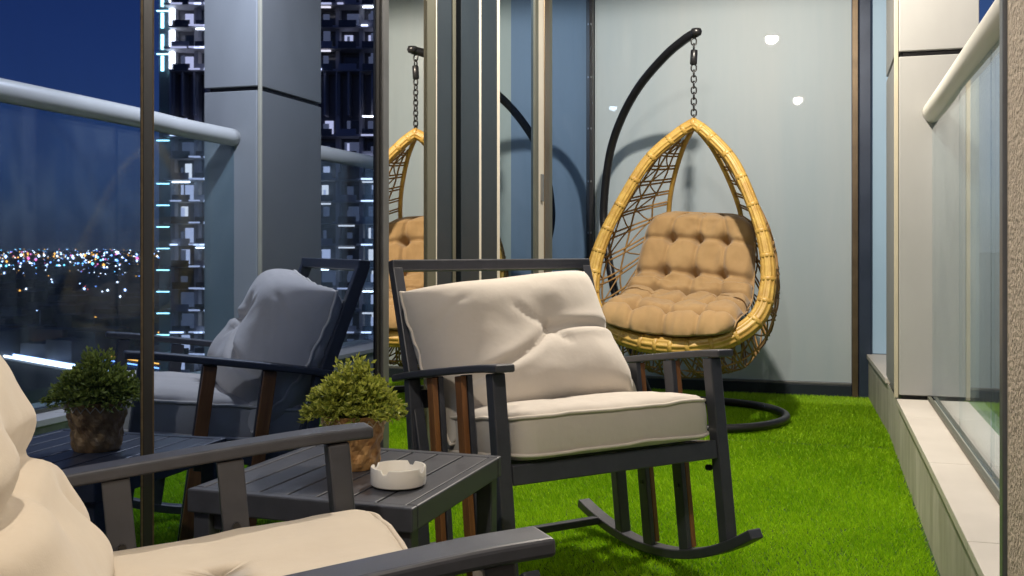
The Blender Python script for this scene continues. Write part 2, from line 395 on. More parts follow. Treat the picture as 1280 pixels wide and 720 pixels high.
# ---- ceiling downlights
def downlight(x, y, power, label):
    o = tag(empty('downlight', (x, y, ZC)), label, 'downlight', 'ceiling downlights over the balcony')
    MB().lathe([(.038, -.002), (.05, -.004), (.052, -.009), (.036, -.012), (.034, -.002)], 28).build('trim_ring', M['rail_white'], o, smooth=True)
    MB().lathe([(.0005, -.006), (.034, -.006)], 28).build('lens', M['downlight_disc'], o)
    l = D.lights.new('bulb', 'SPOT'); l.energy = power; l.color = (1, .90, .77); l.shadow_soft_size = .045; l.spot_size = R(178); l.spot_blend = .12
    lo = D.objects.new('bulb', l); COL.objects.link(lo); lo.parent = o; lo.location = (0, 0, -.02)
downlight(-.42, 3.80, 150, 'round ceiling downlight above the turf between the rocking chair and egg chair')
downlight(-.30, .10, 54, 'round ceiling downlight above the table and rocking chairs')

# ------------------------------------------------------------------ turf blades
def blades():
    n = 380000
    u = RNG.random(n); y = 1.2 + (YE - .01 - 1.2) * u ** 1.0; x0, x1 = XF + .02, .285
    x = x0 + (x1 - x0) * RNG.random(n)
    seam = (np.abs(y - 4.72) < .016) | (np.abs(y - 5.93) < .010)
    keep = ~(seam & (RNG.random(n) < .95)); x, y = x[keep], y[keep]; n = len(x)
    nap = np.where(y > 5.93, 1.9, np.where(y > 4.72, -1.2, -1.75)) + RNG.normal(0, 1.0, n)
    L = .018 + .009 * RNG.random(n); lean = .35 + .5 * RNG.random(n)
    dx, dy = np.cos(nap), np.sin(nap); w = .0016 + .0010 * RNG.random(n)
    wa = RNG.random(n) * 2 * np.pi; wx, wy = np.cos(wa) * w, np.sin(wa) * w
    z0 = -.016
    V = np.zeros((n, 3, 3))
    V[:, 0] = np.c_[x - wx, y - wy, np.full(n, z0)]; V[:, 1] = np.c_[x + wx, y + wy, np.full(n, z0)]
    V[:, 2] = np.c_[x + dx * L * np.sin(lean), y + dy * L * np.sin(lean), z0 + L * np.cos(lean)]
    me = D.meshes.new('grass'); me.vertices.add(n * 3); me.vertices.foreach_set('co', V.ravel())
    me.loops.add(n * 3); me.loops.foreach_set('vertex_index', np.arange(n * 3, dtype=np.int32))
    me.polygons.add(n); me.polygons.foreach_set('loop_start', np.arange(n, dtype=np.int32) * 3)
    me.update(calc_edges=True)
    t = np.clip(.5 + .22 * RNG.normal(size=n) + .12 * np.sin(x * 9 + np.sin(y * 5)) * np.sin(y * 7.3), 0, 1)
    a = me.attributes.new('tint', 'FLOAT', 'POINT'); a.data.foreach_set('value', np.repeat(t, 3).astype(np.float32))
    me.materials.append(M['turf_blades'])
    o = D.objects.new('grass', me); COL.objects.link(o)
    tag(o, 'bright green artificial turf covering the balcony floor', 'turf', kind='stuff')
blades()

# ------------------------------------------------------------------ rocking chairs
def rock_z(u): return .65 * (u + .015) ** 2
def make_chair(loc, yaw, pit, label):
    t = tag(empty('rocking_chair', loc, (0, -pit, yaw)), label, 'rocking chair', 'rocking chairs by the glass doors')
    FM = M['frame_metal']
    MB_ = MB
    for sgn in (-1, 1):
        v = .325 * sgn
        MB().sweep([(u, v, rock_z(u) + .013) for u in np.linspace(-.415, .345, 25)], .042, .026).build('rocker', FM, t, bevel=.004)
        # arm: gently dropping at the front tip
        ap = [(-.288, v * 1.01, .540), (-.20, v * 1.01, .545), (-.05, v * 1.01, .548), (.12, v * 1.01, .549), (.22, v * 1.01, .5485), (.295, v * 1.01, .545)]
        MB().sweep(catmull(ap, 5), .052, .019).build('arm', FM, t, bevel=.005, seg=3)
        MB().sweep([(.240, v, rock_z(.24) + .02), (.240, v, .536)], .036, .034, ref=(0, 1, 0)).build('front_leg', FM, t, bevel=.004)
        MB().sweep([(-.215, v, rock_z(-.215) + .02), (-.215, v, .534)], .036, .032).build('back_leg', FM, t, bevel=.004)
        for u in (.078, -.080):
            sl = MB().sweep([(u, v - sgn * .010, rock_z(u) + .02), (u, v - sgn * .010, .537)], .015, .038).build('arm_slat', FM, t, bevel=.002)
            MB().sweep([(u, v + sgn * .008, rock_z(u) + .03), (u, v + sgn * .0065, .535)], .015, .034).build('wood_strip', M['wood'], sl, bevel=.002)
            for z in (.44, .20):
                c = Matrix.Translation((u, v - sgn * .018, z)) @ Matrix.Rotation(R(90), 4, 'X')
                b = MB().lathe([(.0002, -.003), (.006, -.003), (.006, .003), (.0002, .003)], 12); b.v = [tuple(c @ Vector(p)) for p in b.v]
                b.build('bolt', M['black_steel'], sl, smooth=False)
        MB().box(-.195, .221, v - .012 - sgn * .006, v + .012 - sgn * .006, .282, .322).build('side_rail', FM, t, bevel=.003)
        bp = [(-.185, v * .975, .285), (-.215, v * .975, .45), (-.255, v * .975, .64), (-.300, v * .975, .842)]
        MB().sweep(catmull(bp, 4), .030, .034).build('back_post', FM, t, bevel=.003)
        for (u, z) in ((.24, .255),):
            b = MB().lathe([(.0002, -.006), (.008, -.006), (.008, .006), (.0002, .006)], 12); c = Matrix.Translation((u - .0225, v * .93, z)) @ Matrix.Rotation(R(90), 4, 'Y')
            b.v = [tuple(c @ Vector(p)) for p in b.v]; b.build('bolt', M['black_steel'], t)
    MB().box(.222, .254, -.304, .304, .280, .326).build('front_rail', FM, t, bevel=.003)
    MB().box(-.214, -.184, -.296, .296, .282, .322).build('back_rail', FM, t, bevel=.003)
    MB().box(-.335, -.300, -.303, .303, rock_z(-.32) + .002, rock_z(-.32) + .024).build('crossbar', FM, t, bevel=.003)
    for u in (-.12, -.02, .08, .165): MB().box(u - .02, u + .02, -.307, .307, .302, .318).build('seat_slat', FM, t, bevel=.002)
    MB().sweep([(-.3005, -.332, .850), (-.3005, .332, .850)], .034, .032, ref=(1, 0, 0)).build('top_rail', FM, t, bevel=.004)
    for z, h in ((.725, .045), (.60, .052), (.48, .05)):
        u = -.215 - (z - .45) * .219
        MB().sweep([(u, -.302, z), (u, .302, z)], .016, h, ref=(1, 0, 0)).build('back_slat', FM, t, bevel=.002)
    return t

def rrect(hx, hy, r, n=10):
    pts = []
    for cx, cy, a0 in ((hx - r, hy - r, 0), (-hx + r, hy - r, 90), (-hx + r, -hy + r, 180), (hx - r, -hy + r, 270)):
        for k in range(n + 1):
            a = R(a0 + 90 * k / n); pts.append((cx + r * math.cos(a), cy + r * math.sin(a)))
    out = []
    for i, p in enumerate(pts):      # subdivide straight runs
        q = pts[(i + 1) % len(pts)]; L = math.dist(p, q); m = max(1, int(L / .02))
        for k in range(m): out.append((p[0] + (q[0] - p[0]) * k / m, p[1] + (q[1] - p[1]) * k / m))
    return out

def box_cushion(hx, hy, t, matn, seed, parent_m, name, label, group, crown=.02):
    out = rrect(hx, hy, .045); n = len(out); rnd = random.Random(seed)
    lay = []     # (scale inset, z)
    ins = [.24, .19, .14, .09, .055, .03, .014, .005]
    for i in ins: lay.append((i, t - .012 * math.exp(-i / .02) + crown * (1 - math.exp(-i / .06)) - .0))
    for z in (t - .018, t * .75, t * .5, t * .25, .014): lay.append((-.006 * math.sin(math.pi * z / t), z))
    for i in reversed(ins[2:]): lay.append((i, .006 * math.exp(-i / .02)))
    vs = []; fs = []
    nx = []
    for k in range(n):
        a, b = out[k - 1], out[(k + 1) % n]; tx, ty = b[0] - a[0], b[1] - a[1]; l = math.hypot(tx, ty); nx.append((ty / l, -tx / l))
    off = Vector((seed * 3.1, 0, 0))
    for inset, z in lay:
        for k in range(n):
            f = max(.02, 1 - inset / min(hx, hy))
            px, py = out[k][0], out[k][1]
            if inset > .02: x, y = px * (1 - inset / hx) if hx else 0, py * (1 - inset / hy)
            else: x, y = px - nx[k][0] * -inset * -1, py - nx[k][1] * -inset * -1
            w = mnoise.noise(Vector((x * 7, y * 7, z * 9)) + off) * .006 + mnoise.noise(Vector((x * 22, y * 22, z * 30)) + off) * .0022
            vs.append((x + nx[k][0] * w, y + nx[k][1] * w, z + (w * 1.2 if z > .01 else 0)))
    for i in range(len(lay) - 1):
        for k in range(n):
            k2 = (k + 1) % n; fs.append((i * n + k, i * n + k2, (i + 1) * n + k2, (i + 1) * n + k))
    fs.append(tuple(range(n))); fs.append(tuple((len(lay) - 1) * n + k for k in reversed(range(n))))
    o = MB().add(vs, fs).build(name, M[matn], None, smooth=True)
    for zz, idx in ((t - .012, 8), (.012, len(ins) + 4)):
        path = [Vector(vs[idx * n + k]) + Vector((nx[k][0] * .002, nx[k][1] * .002, 0)) for k in range(n)]
        MB().tube(path, .0048, 6, closed=True).build('piping', M['piping_cream'] if matn == 'cream_fabric' else M[matn], o, smooth=True)
    o.matrix_world = parent_m
    tag(o, label, 'cushion', group)
    return o

def pillow(hx, hy, t, matn, seed, mw, label, group, buttons, creases, ears=.05, bend=0., n=72):
    """scatter-back pillow, x across, y up, z front; creases = (x0,y0,x1,y1,depth,width,bow)"""
    s = np.sin(np.linspace(-1, 1, n) * np.pi / 2 * .985) / math.sin(np.pi / 2 * .985)
    X, Y = np.meshgrid(s, s, indexing='xy')
    px = hx * X * (1 - ears * (1 - Y ** 2) * np.abs(X)) ; py = hy * Y * (1 - ears * (1 - X ** 2) * np.abs(Y))
    prof = np.clip((1 - X ** 4) * (1 - Y ** 4), 0, 1) ** .55
    def lump(sc, amp, k):
        Z = np.zeros_like(X)
        for i in range(n):
            for j in range(n): Z[i, j] = mnoise.noise(Vector((X[i, j] * sc + seed * 5.7, Y[i, j] * sc + k, k * 3.3)))
        return Z * amp
    F = t * .62 * prof; B = -t * .38 * prof
    F += (lump(1.4, .012, 1) + lump(4.2, .003, 2)) * prof ** .5
    B += lump(1.6, .015, 3) * prof ** .5
    dep = np.zeros_like(F)
    for (bx, by, d, w) in buttons:
        r2 = ((X - bx) * hx) ** 2 + ((Y - by) * hy) ** 2
        dep = np.maximum(dep, d * np.exp(-np.sqrt(r2) / w))
    for (ax, ay, bx, by, d, w, bow) in creases:
        dx, dy = bx - ax, by - ay; L2 = dx * dx + dy * dy; tt = np.clip(((X - ax) * dx + (Y - ay) * dy) / L2, 0, 1)
        cx = ax + tt * dx - dy * bow * 4 * tt * (1 - tt); cy = ay + tt * dy + dx * bow * 4 * tt * (1 - tt)
        r = np.sqrt(((X - cx) * hx) ** 2 + ((Y - cy) * hy) ** 2)
        fade = np.clip(np.minimum(tt, 1 - tt) * 5 + .35, 0, 1)
        sd = (Y - cy) * hy
        dep += d * fade * np.exp(-(r / w) ** 1.3) - .16 * d * fade * np.exp(-((r - 2.2 * w) / (1.3 * w)) ** 2)
    F -= dep * np.clip(prof * 1.6, 0, 1)
    wob = lump(5, .008, 7)
    vs = []; idF = {}; idB = {}; fs = []
    for i in range(n):
        for j in range(n):
            edge = i in (0, n - 1) or j in (0, n - 1)
            x, y = px[i, j] + (wob[i, j] if edge else 0), py[i, j] + (wob[i, j] * .7 if edge else 0)
            bz = bend * (py[i, j] / hy) ** 2 * .06
            idF[i, j] = len(vs); vs.append((x, y, (F[i, j] if not edge else wob[i, j]) + bz))
            if edge: idB[i, j] = idF[i, j]
            else: idB[i, j] = len(vs); vs.append((x, y, B[i, j] + bz))
    for i in range(n - 1):
        for j in range(n - 1):
            fs.append((idF[i, j], idF[i, j + 1], idF[i + 1, j + 1], idF[i + 1, j]))
            fs.append((idB[i, j], idB[i + 1, j], idB[i + 1, j + 1], idB[i, j + 1]))
    o = MB().add(vs, fs).build('back_pillow', M[matn], None, smooth=True)
    ring = [idF[0, j] for j in range(n)] + [idF[i, n - 1] for i in range(1, n)] + [idF[n - 1, j] for j in range(n - 2, -1, -1)] + [idF[i, 0] for i in range(n - 2, 0, -1)]
    MB().tube([vs[k] for k in ring], .0045, 6, closed=True).build('piping', M['piping_cream'] if matn == 'cream_fabric' else M[matn], o, smooth=True)
    for (bx, by, d, w) in buttons:
        i = int(np.argmin(np.abs(s - by))); j = int(np.argmin(np.abs(s - bx))); p = vs[idF[i, j]]
        MB().lathe([(.0003, .011), (.006, .010), (.0105, .006), (.0115, .001), (.010, -.004)], 16, (p[0], p[1], p[2])).build('button', M[matn], o, smooth=True)
    o.matrix_world = mw
    return tag(o, label, 'pillow', group)

def chair_matrix(loc, yaw, pit): return Matrix.Translation(loc) @ Matrix.Rotation(yaw, 4, 'Z') @ Matrix.Rotation(-pit, 4, 'Y')
def pillow_m(cm, u, v, z, lean, roll, yaw=0):
    """pillow local x -> chair -v..., y up the back, z to chair front"""
    Bm = Matrix(((0, 0, 1, 0), (1, 0, 0, 0), (0, 1, 0, 0), (0, 0, 0, 1)))
    return cm @ Matrix.Translation((u, v, z)) @ Matrix.Rotation(yaw, 4, 'Z') @ Matrix.Rotation(-lean, 4, 'Y') @ Bm @ Matrix.Rotation(roll, 4, 'Z')

CA = ((-.624, 2.571, .010), -.741, .137); CB = ((-.659, 1.054, .006), .699, .09)
make_chair(*CA, 'dark metal rocking chair on open turf, all its posts and curved rocker showing')
make_chair(*CB, 'dark metal rocking chair with taupe arms in front of the slatted table')
mA = chair_matrix(*CA); mB = chair_matrix(*CB)
box_cushion(.245, .283, .118, 'cream_fabric', 1, mA @ Matrix.Translation((.022, 0, .330)), 'seat_cushion', 'thick off white box seat cushion on the rocking chair standing on open turf', 'seat cushions', crown=.012)
pillow(.312, .220, .27, 'cream_fabric', 2, pillow_m(mA, -.190, -.008, .578, .40, R(5)), 'puffy off white pillow with one sunken button leaning on the rocking chair on open turf', 'back pillows',
       [(.12, .08, .048, .05)],
       [(-.98, -.42, .12, .08, .022, .011, -.12), (.12, .08, 1.0, .06, .022, .010, -.05), (.12, .10, -.22, .42, .006, .010, .1), (.12, .06, .24, -.22, .007, .010, 0),
        (-.92, .30, -.62, .62, .006, .012, .1), (.86, -.95, .95, -.62, .012, .012, .1), (-.75, -.55, -.45, -.30, .005, .01, 0)], ears=.045, bend=.6)
box_cushion(.245, .283, .118, 'warm_cream_fabric', 3, mB @ Matrix.Translation((.022, 0, .330)), 'seat_cushion', 'cream seat cushion on the taupe armed rocking chair before the table', 'seat cushions', crown=.012)
pillow(.305, .205, .145, 'warm_cream_fabric', 4, pillow_m(mB, -.240, .0, .592, .38, R(-3)), 'wrinkled cream pillow slumped in the taupe armed rocking chair before the table', 'back pillows',
       [(-.1, .08, .05, .045)],
       [(-.1, .08, 1, -.1, .03, .016, .08), (-.1, .08, -1, .05, .03, .016, .08), (.55, .7, .9, -.1, .014, .02, .1), (.4, -.2, .95, -.85, .012, .02, -.1), (.7, .2, .75, -.6, .01, .018, .15)], ears=.07, bend=.6)

# ------------------------------------------------------------------ slatted side table
TX, TY, TYAW, TL, TW, TZ = -.868, 1.797, -.024, .441, .454, .429
tb = tag(empty('side_table', (TX, TY, 0), (0, 0, TYAW)), 'low dark grey slatted metal side table between the two rocking chairs', 'table')
FM = M['frame_metal']
hl, hw = TL / 2, TW / 2
MB().box(-hl, hl, -hw, -hw + .022, TZ - .042, TZ).build('top_edge', FM, tb, bevel=.003)
MB().box(-hl, hl, hw - .022, hw, TZ - .042, TZ).build('top_edge', FM, tb, bevel=.003)
MB().box(-hl, -hl + .020, -hw + .0225, hw - .0225, TZ - .042, TZ).build('top_edge', FM, tb, bevel=.003)
MB().box(hl - .020, hl, -hw + .0225, hw - .0225, TZ - .042, TZ).build('top_edge', FM, tb, bevel=.003)
ns = 7; sw = (TL - .040) / ns
for k in range(ns):
    a = -hl + .020 + k * sw
    MB().box(a + .0022, a + sw - .0022, -hw + .0225, hw - .0225, TZ - .014, TZ - .001).build('table_slat', FM, tb, bevel=.0015)
MB().box(-hl + .021, hl - .021, -hw + .023, hw - .023, TZ - .028, TZ - .0145).build('under_tray', M['black_frame'], tb)
for sx in (-1, 1):
    for sy in (-1, 1):
        MB().box(sx * (hl - .024) - .017, sx * (hl - .024) + .017, sy * (hw - .026) - .017, sy * (hw - .026) + .017, -.006, TZ - .0425).build('leg', FM, tb, bevel=.003)
        MB().box(sx * (hl - .055) - .014, sx * (hl - .055) + .014, sy * (hw - .026) - .006, sy * (hw - .026) + .006, TZ - .075, TZ - .0425).build('leg_bracket', FM, tb, bevel=.003)

# ashtray
ash = MB()
def notch(i, k, r): return r
prof = [(.0005, 0), (.042, 0), (.0495, .004), (.0505, .010), (.0505, .033), (.0495, .0355), (.0465, .0355), (.0455, .033), (.044, .012), (.0005, .010)]
seg = 72
ash.lathe(prof, seg)
vs2 = []
for idx, p in enumerate(ash.v):
    i, k = divmod(idx, seg); z = p[2]
    if i in (4, 5, 6, 7) and min((k - 3) % 18, (3 - k) % 18) <= 1: z -= .0075
    vs2.append((p[0], p[1], z))
ash.v = vs2
o = ash.build('ashtray', M['ceramic'], None, smooth=True); o.location = (-.742, 1.712, TZ); o.rotation_euler = (0, 0, R(-22))
e = o.modifiers.new('es', 'EDGE_SPLIT'); e.split_angle = R(50)
tag(o, 'white round ceramic ashtray with notched rim on the slatted table', 'ashtray')

# potted plant
pp = tag(empty('potted_plant', (-.890, 1.832, TZ)), 'bushy yellow green plant in a gold woven pattern pot on the table', 'potted plant')
N = 60; prof = []
for i in range(14):
    z = .105 * i / 13; r = .047 + .014 * (i / 13) ** .8 + .002 * math.sin(i * .9); prof.append((r, z))
def facet(i, k, r):
    a = abs(((k / N * 10 + i / 13 * 2.5) % 1) - .5) + abs(((k / N * 10 - i / 13 * 2.5) % 1) - .5)
    return r * (1 + .13 * (a - .5))
pot = MB(); pot.lathe([(.0005, 0.0)] + prof + [(.057, .105), (.054, .088)], N, fn=lambda i, k, r: r if i < 2 or i > 13 else facet(i, k, r))
po = pot.build('pot', M['pot_gold'], pp, smooth=False)
zz = [(.0632 * math.cos(2 * math.pi * k / 40), .0632 * math.sin(2 * math.pi * k / 40), .098 - .012 * (k % 2)) for k in range(40)]
MB().tube(zz, .0017, 5, closed=True).build('zigzag_band', M['pot_zigzag'], po)
MB().lathe([(.0005, .090), (.051, .089)], 24).build('soil', M['soil'], pp)
def foliage():
    fm = MB(); st = MB(); tint = []
    rnd = random.Random(11); tips = []
    for _ in range(520):
        a = rnd.random() * 2 * math.pi; q = math.sqrt(rnd.random())
        el = rnd.random() ** .8
        rad = .100 * (0.55 + .45 * rnd.random())
        # dome: wide skirt and a raised crown in the middle
        r = .104 * q; top = .132 * (1 - (q ** 2.2) * .62) + (.022 if q < .34 else 0)
        z = .082 + (top - .02) * (.30 + .70 * rnd.random() ** .55)
        if q > .85: z -= .006 * rnd.random()
        tips.append(Vector((r * math.cos(a), r * math.sin(a), z)))
    for tp in tips:
        base = Vector((tp.x * .25, tp.y * .25, .088)); mid = base.lerp(tp, .55) + Vector((0, 0, .018))
        st.tube([base, mid, tp], [.0011, .0009, .0005], 4, cap=False)
        dirn = (tp - mid).normalized()
        for k in range(11):
            f = .45 + .58 * k / 10; c = mid.lerp(tp, (f - .45) / .55) if f < 1 else tp
            out = (dirn * .6 + Vector((rnd.uniform(-1, 1), rnd.uniform(-1, 1), rnd.uniform(-.3, 1.)))).normalized()
            L = rnd.uniform(.008, .015); side = out.cross(Vector((rnd.uniform(-1, 1), rnd.uniform(-1, 1), rnd.uniform(-.2, 1)))).normalized() * L * .24
            up = out.cross(side).normalized() * L * .1
            fm.add([c, c + out * L * .5 + side + up, c + out * L, c + out * L * .5 - side + up], [(0, 1, 2), (0, 2, 3)])
            tn = min(1, max(0, rnd.gauss(.45, .25) + (tp.z - .12) * 2)); tint += [tn] * 4
    o = fm.build('foliage', M['leaf'], pp); o['kind'] = 'stuff'
    a = o.data.attributes.new('tint', 'FLOAT', 'POINT'); a.data.foreach_set('value', tint)
    s = st.build('stems', M['stem'], pp); s['kind'] = 'stuff'
foliage()

# ------------------------------------------------------------------ hanging egg chair
EX, EY = -.637, 5.23
sd = tag(empty('egg_chair_stand', (EX, EY, 0)), 'black curved steel stand with ring base carrying the hanging egg chair', 'stand')
dv = Vector((-.68, .73, 0)).normalized()
rz = [(.37, .012), (.46, .12), (.60, .33), (.76, .60), (.86, .90), (.885, 1.10), (.82, 1.40), (.69, 1.60), (.50, 1.76), (.26, 1.88), (.09, 1.935), (-.02, 1.955)]
MB().tube(catmull([dv * r + Vector((0, 0, z)) for r, z in rz], 8), .024, 16).build('pole', M['black_steel'], sd, smooth=True)
c0 = dv * -.02 + Vector((0, 0, 1.955))
MB().lathe([(.0005, .020), (.024, .016), (.030, 0), (.024, -.018), (.0005, -.022)], 20, (c0.x, c0.y, c0.z + .003)).build('end_cap', M['black_steel'], sd, smooth=True)
MB().tube([(.455 * math.cos(2 * math.pi * k / 72), .455 * math.sin(2 * math.pi * k / 72), .020) for k in range(72)], .021, 12, closed=True).build('base_ring', M['black_steel'], sd, smooth=True)
MB().tube([dv * .455 + Vector((0, 0, .02)), dv * .33 + Vector((0, 0, .02))], .018, 10).build('base_bar', M['black_steel'], sd, smooth=True)
pr = Vector((-dv.y, dv.x, 0))
MB().tube([dv * .50 + pr * .06 + Vector((0, 0, .19)), dv * .33 + pr * .09 + Vector((0, 0, .02))], .012, 8).build('brace', M['black_steel'], sd, smooth=True)

ZA = 1.495
FR = R(-98)                       # opening direction of the basket
ROLL = R(3.2)
EGM = Matrix.Translation((EX, EY, ZA)) @ Matrix.Rotation(ROLL, 4, 'Y') @ Matrix.Rotation(FR + R(90), 4, 'Z') @ Matrix.Translation((0, 0, -ZA))
CHI = EGM.inverted() @ Matrix.Translation((EX, EY, 0)) @ Matrix.Rotation(FR + R(90), 4, 'Z')
eg = tag(empty('hanging_egg_chair'), 'yellow rattan teardrop basket chair hanging from a black chain', 'egg chair')
eg.matrix_world = EGM
# local axes here: x lateral, -y towards the opening
def E(a, b, z): return Vector((a, -b, z))
# chain and spring
zt = 1.930; links = []
def link(z, rot, h=.036, w=.013, r=.0042):
    pts = []
    for k in range(20):
        a = 2 * math.pi * k / 20; x_ = w * math.cos(a); z_ = (h / 2) * (abs(math.sin(a)) ** .7) * (1 if math.sin(a) >= 0 else -1)
        pts.append((x_ * math.cos(rot), x_ * math.sin(rot), z + z_))
    MB().tube([CHI @ Vector(p) for p in pts], r, 6, closed=True).build('chain_link', M['black_steel'], eg, smooth=True)
z = zt - .018
for k in range(2): link(z, R(90 * k + 20)); z -= .028
MB().lathe([(.0005, .04), (.014, .038), (.018, .034), (.018, -.034), (.014, -.038), (.0005, -.04)], 18, tuple(CHI @ Vector((0, 0, z - .024)))).build('spring_cover', M['black_steel'], eg, smooth=True)
z -= .078
k = 0
while z > ZA + .022: link(z, R(90 * k + 20)); z -= .0285; k += 1
link(z + .004, R(20))
half = [(0, 0, ZA), (.085, .01, ZA - .060), (.220, .035, ZA - .195), (.335, .065, 1.09), (.415, .10, .89), (.446, .14, .71), (.418, .20, .55), (.290, .28, .435), (.12, .325, .392), (0, .335, .385)]
rh = catmull(half, 8)
def rimp(sg): return [E(p[0] * sg, p[1], p[2]) for p in rh]
left = rimp(-1); right = rimp(1)
loop = left + right[::-1][1:-1]
rr = []
for p in loop: rr.append(.028 + .014 * max(0, min(1, (1.0 - p.z) / .5)))
MB().tube(loop, rr, 40, closed=True, lobes=10, lobe=.09).build('rim', M['rattan'], eg, smooth=True)
n = len(loop)
for i in range(0, n, 5):          # cane bindings round the rim
    p = loop[i]; t = (loop[(i + 1) % n] - loop[i - 1]).normalized()
    MB().tube([p - t * .011, p - t * .004, p + t * .004, p + t * .011], [rr[i] * 1.04, rr[i] * 1.11, rr[i] * 1.11, rr[i] * 1.04], 16).build('binding', M['rattan'], eg, smooth=True)
back = catmull([(0, -.01, ZA - .01), (.085, -.11, ZA - .13), (.165, -.23, ZA - .32), (.20, -.335, 1.0), (.17, -.40, .82), (.10, -.41, .68), (0.0, -.39, .58)], 8)
def samp(c, q):
    f = q * (len(c) - 1); i = min(int(f), len(c) - 2); return c[i].lerp(c[i + 1], f - i)
def shell(q, w, sg):
    A = samp(rh, q); B = samp(back, min(1, q * 1.02)); s_ = math.sin(math.pi * q)
    K = Vector((max(A.x, B.x) * 1.02 + .02 + .22 * max(0, q - .25), (A.y + B.y) / 2, (A.z + B.z) / 2 - .02))
    if q > .42:
        k = (q - .42) / .58; K = K.lerp(Vector((.70 * (1 - k) ** .55, -.06, -.06 + .26 * (1 - k) ** 1.2)), min(1, k * 1.7))
    p = A * (1 - w) ** 2 + K * 2 * w * (1 - w) + B * w * w
    return E(p.x * sg, p.y, p.z)
for sg in (-1, 1):
    MB().tube([E(p.x * sg, p.y, p.z) for p in back], .013, 12, lobes=5, lobe=.08).build('back_rib', M['rattan'], eg, smooth=True)
    nb = MB(); rnd = random.Random(5 + sg)
    Q = np.linspace(.13, .985, 17)
    for qi, q in enumerate(Q):
        for d in (-.006, .006):
            nb.tube([shell(min(1, q + d), w, sg) for w in np.linspace(0, 1, 13)], .0050, 6)
    for w in (.2, .42, .64, .85):
        nb.tube([shell(q, w + .02 * math.sin(q * 30), sg) for q in np.linspace(.10, 1.0, 40)], .0050, 6)
    for qi in range(len(Q) - 1):       # diagonal lattice
        for wa, wb in ((0, .2), (.2, .42), (.42, .64), (.64, .85)):
            if (qi + int(wa * 10)) % 2: nb.tube([shell(Q[qi] * (1 - f) + Q[qi + 1] * f, wa * (1 - f) + wb * f, sg) for f in (0, .33, .66, 1)], .0042, 5)
            else: nb.tube([shell(Q[qi] * (1 - f) + Q[qi + 1] * f, wb * (1 - f) + wa * f, sg) for f in (0, .33, .66, 1)], .0042, 5)
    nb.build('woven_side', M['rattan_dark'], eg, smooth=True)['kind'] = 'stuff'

# tufted cushion inside the basket
def egg_cushion():
    n, mm = 97, 121
    prof = catmull([E(0, .285, .430), E(0, .275, .475), E(0, .18, .500), E(0, .02, .520), E(0, -.12, .565), E(0, -.205, .66), E(0, -.255, .80), E(0, -.295, .93), E(0, -.320, 1.05)], 12)
    U = np.linspace(-1, 1, n); V = np.linspace(0, 1, mm)
    vs = []; fs = []; idF = {}; idB = {}
    def w_at(v):
        base = .335 if v < .5 else .335 - .055 * (v - .5) / .5
        e = 1.0
        if v < .10: e = math.sqrt(max(0, 1 - ((.10 - v) / .10) ** 2)) * .25 + .75
        if v > .88: e = math.sqrt(max(0, 1 - ((v - .88) / .12) ** 2)) * .45 + .55
        return base * e
    cols = 4; rows = 6
    for j, v in enumerate(V):
        p = samp(prof, v); p1 = samp(prof, min(1, v + .01)); p0 = samp(prof, max(0, v - .01)); t = (p1 - p0).normalized()
        nrm = Vector((1, 0, 0)).cross(t).normalized()
        if nrm.dot(Vector((0, -1, 1))) < 0: nrm = -nrm
        hw_ = w_at(v)
        for i, u in enumerate(U):
            x = u * hw_
            ed = (1 - abs(u) ** 6) ** .5 * (min(1, v / .05) ** .5) * (min(1, (1 - v) / .05) ** .5)
            cu = u * cols / 2; cv = v * rows
            du = abs(cu - round(cu)); dv_ = abs(cv - round(cv))
            # cells pillow up between tufts at integer grid points
            tuft = math.exp(-(du ** 2 + dv_ ** 2) / .028)
            line = .55 * math.exp(-(du / .07) ** 2) + .9 * math.exp(-(dv_ / .08) ** 2)
            h = .092 - .068 * tuft - .026 * min(1, line)
            h += mnoise.noise(Vector((x * 14, v * 9, 2))) * .017 + mnoise.noise(Vector((x * 40, v * 25, 5))) * .004
            curve = .22 * x * x / .33          # wraps with the basket
            base = p + Vector((x, 0, 0)) + Vector((0, -curve, 0)) * (1 if v > .4 else 0.3) + Vector((0, 0, curve * .6 if v < .6 else 0))
            edge = i in (0, n - 1) or j in (0, mm - 1)
            idF[i, j] = len(vs); vs.append(base + nrm * (h * ed))
            if edge: idB[i, j] = idF[i, j]
            else: idB[i, j] = len(vs); vs.append(base - nrm * (.028 * ed))
    for j in range(mm - 1):
        for i in range(n - 1):
            fs.append((idF[i, j], idF[i + 1, j], idF[i + 1, j + 1], idF[i, j + 1])); fs.append((idB[i, j], idB[i, j + 1], idB[i + 1, j + 1], idB[i + 1, j]))
    o = MB().add(vs, fs).build('tufted_cushion', M['tan_fabric'], None, smooth=True)
    ring = [idF[i, 0] for i in range(n)] + [idF[n - 1, j] for j in range(1, mm)] + [idF[i, mm - 1] for i in range(n - 2, -1, -1)] + [idF[0, j] for j in range(mm - 2, 0, -1)]
    MB().tube([vs[k] for k in ring], .005, 6, closed=True).build('piping', M['tan_fabric'], o, smooth=True)
    o.matrix_world = EGM
    tag(o, 'tan tufted cushion with deep buttons inside the rattan egg chair', 'cushion')
egg_cushion()

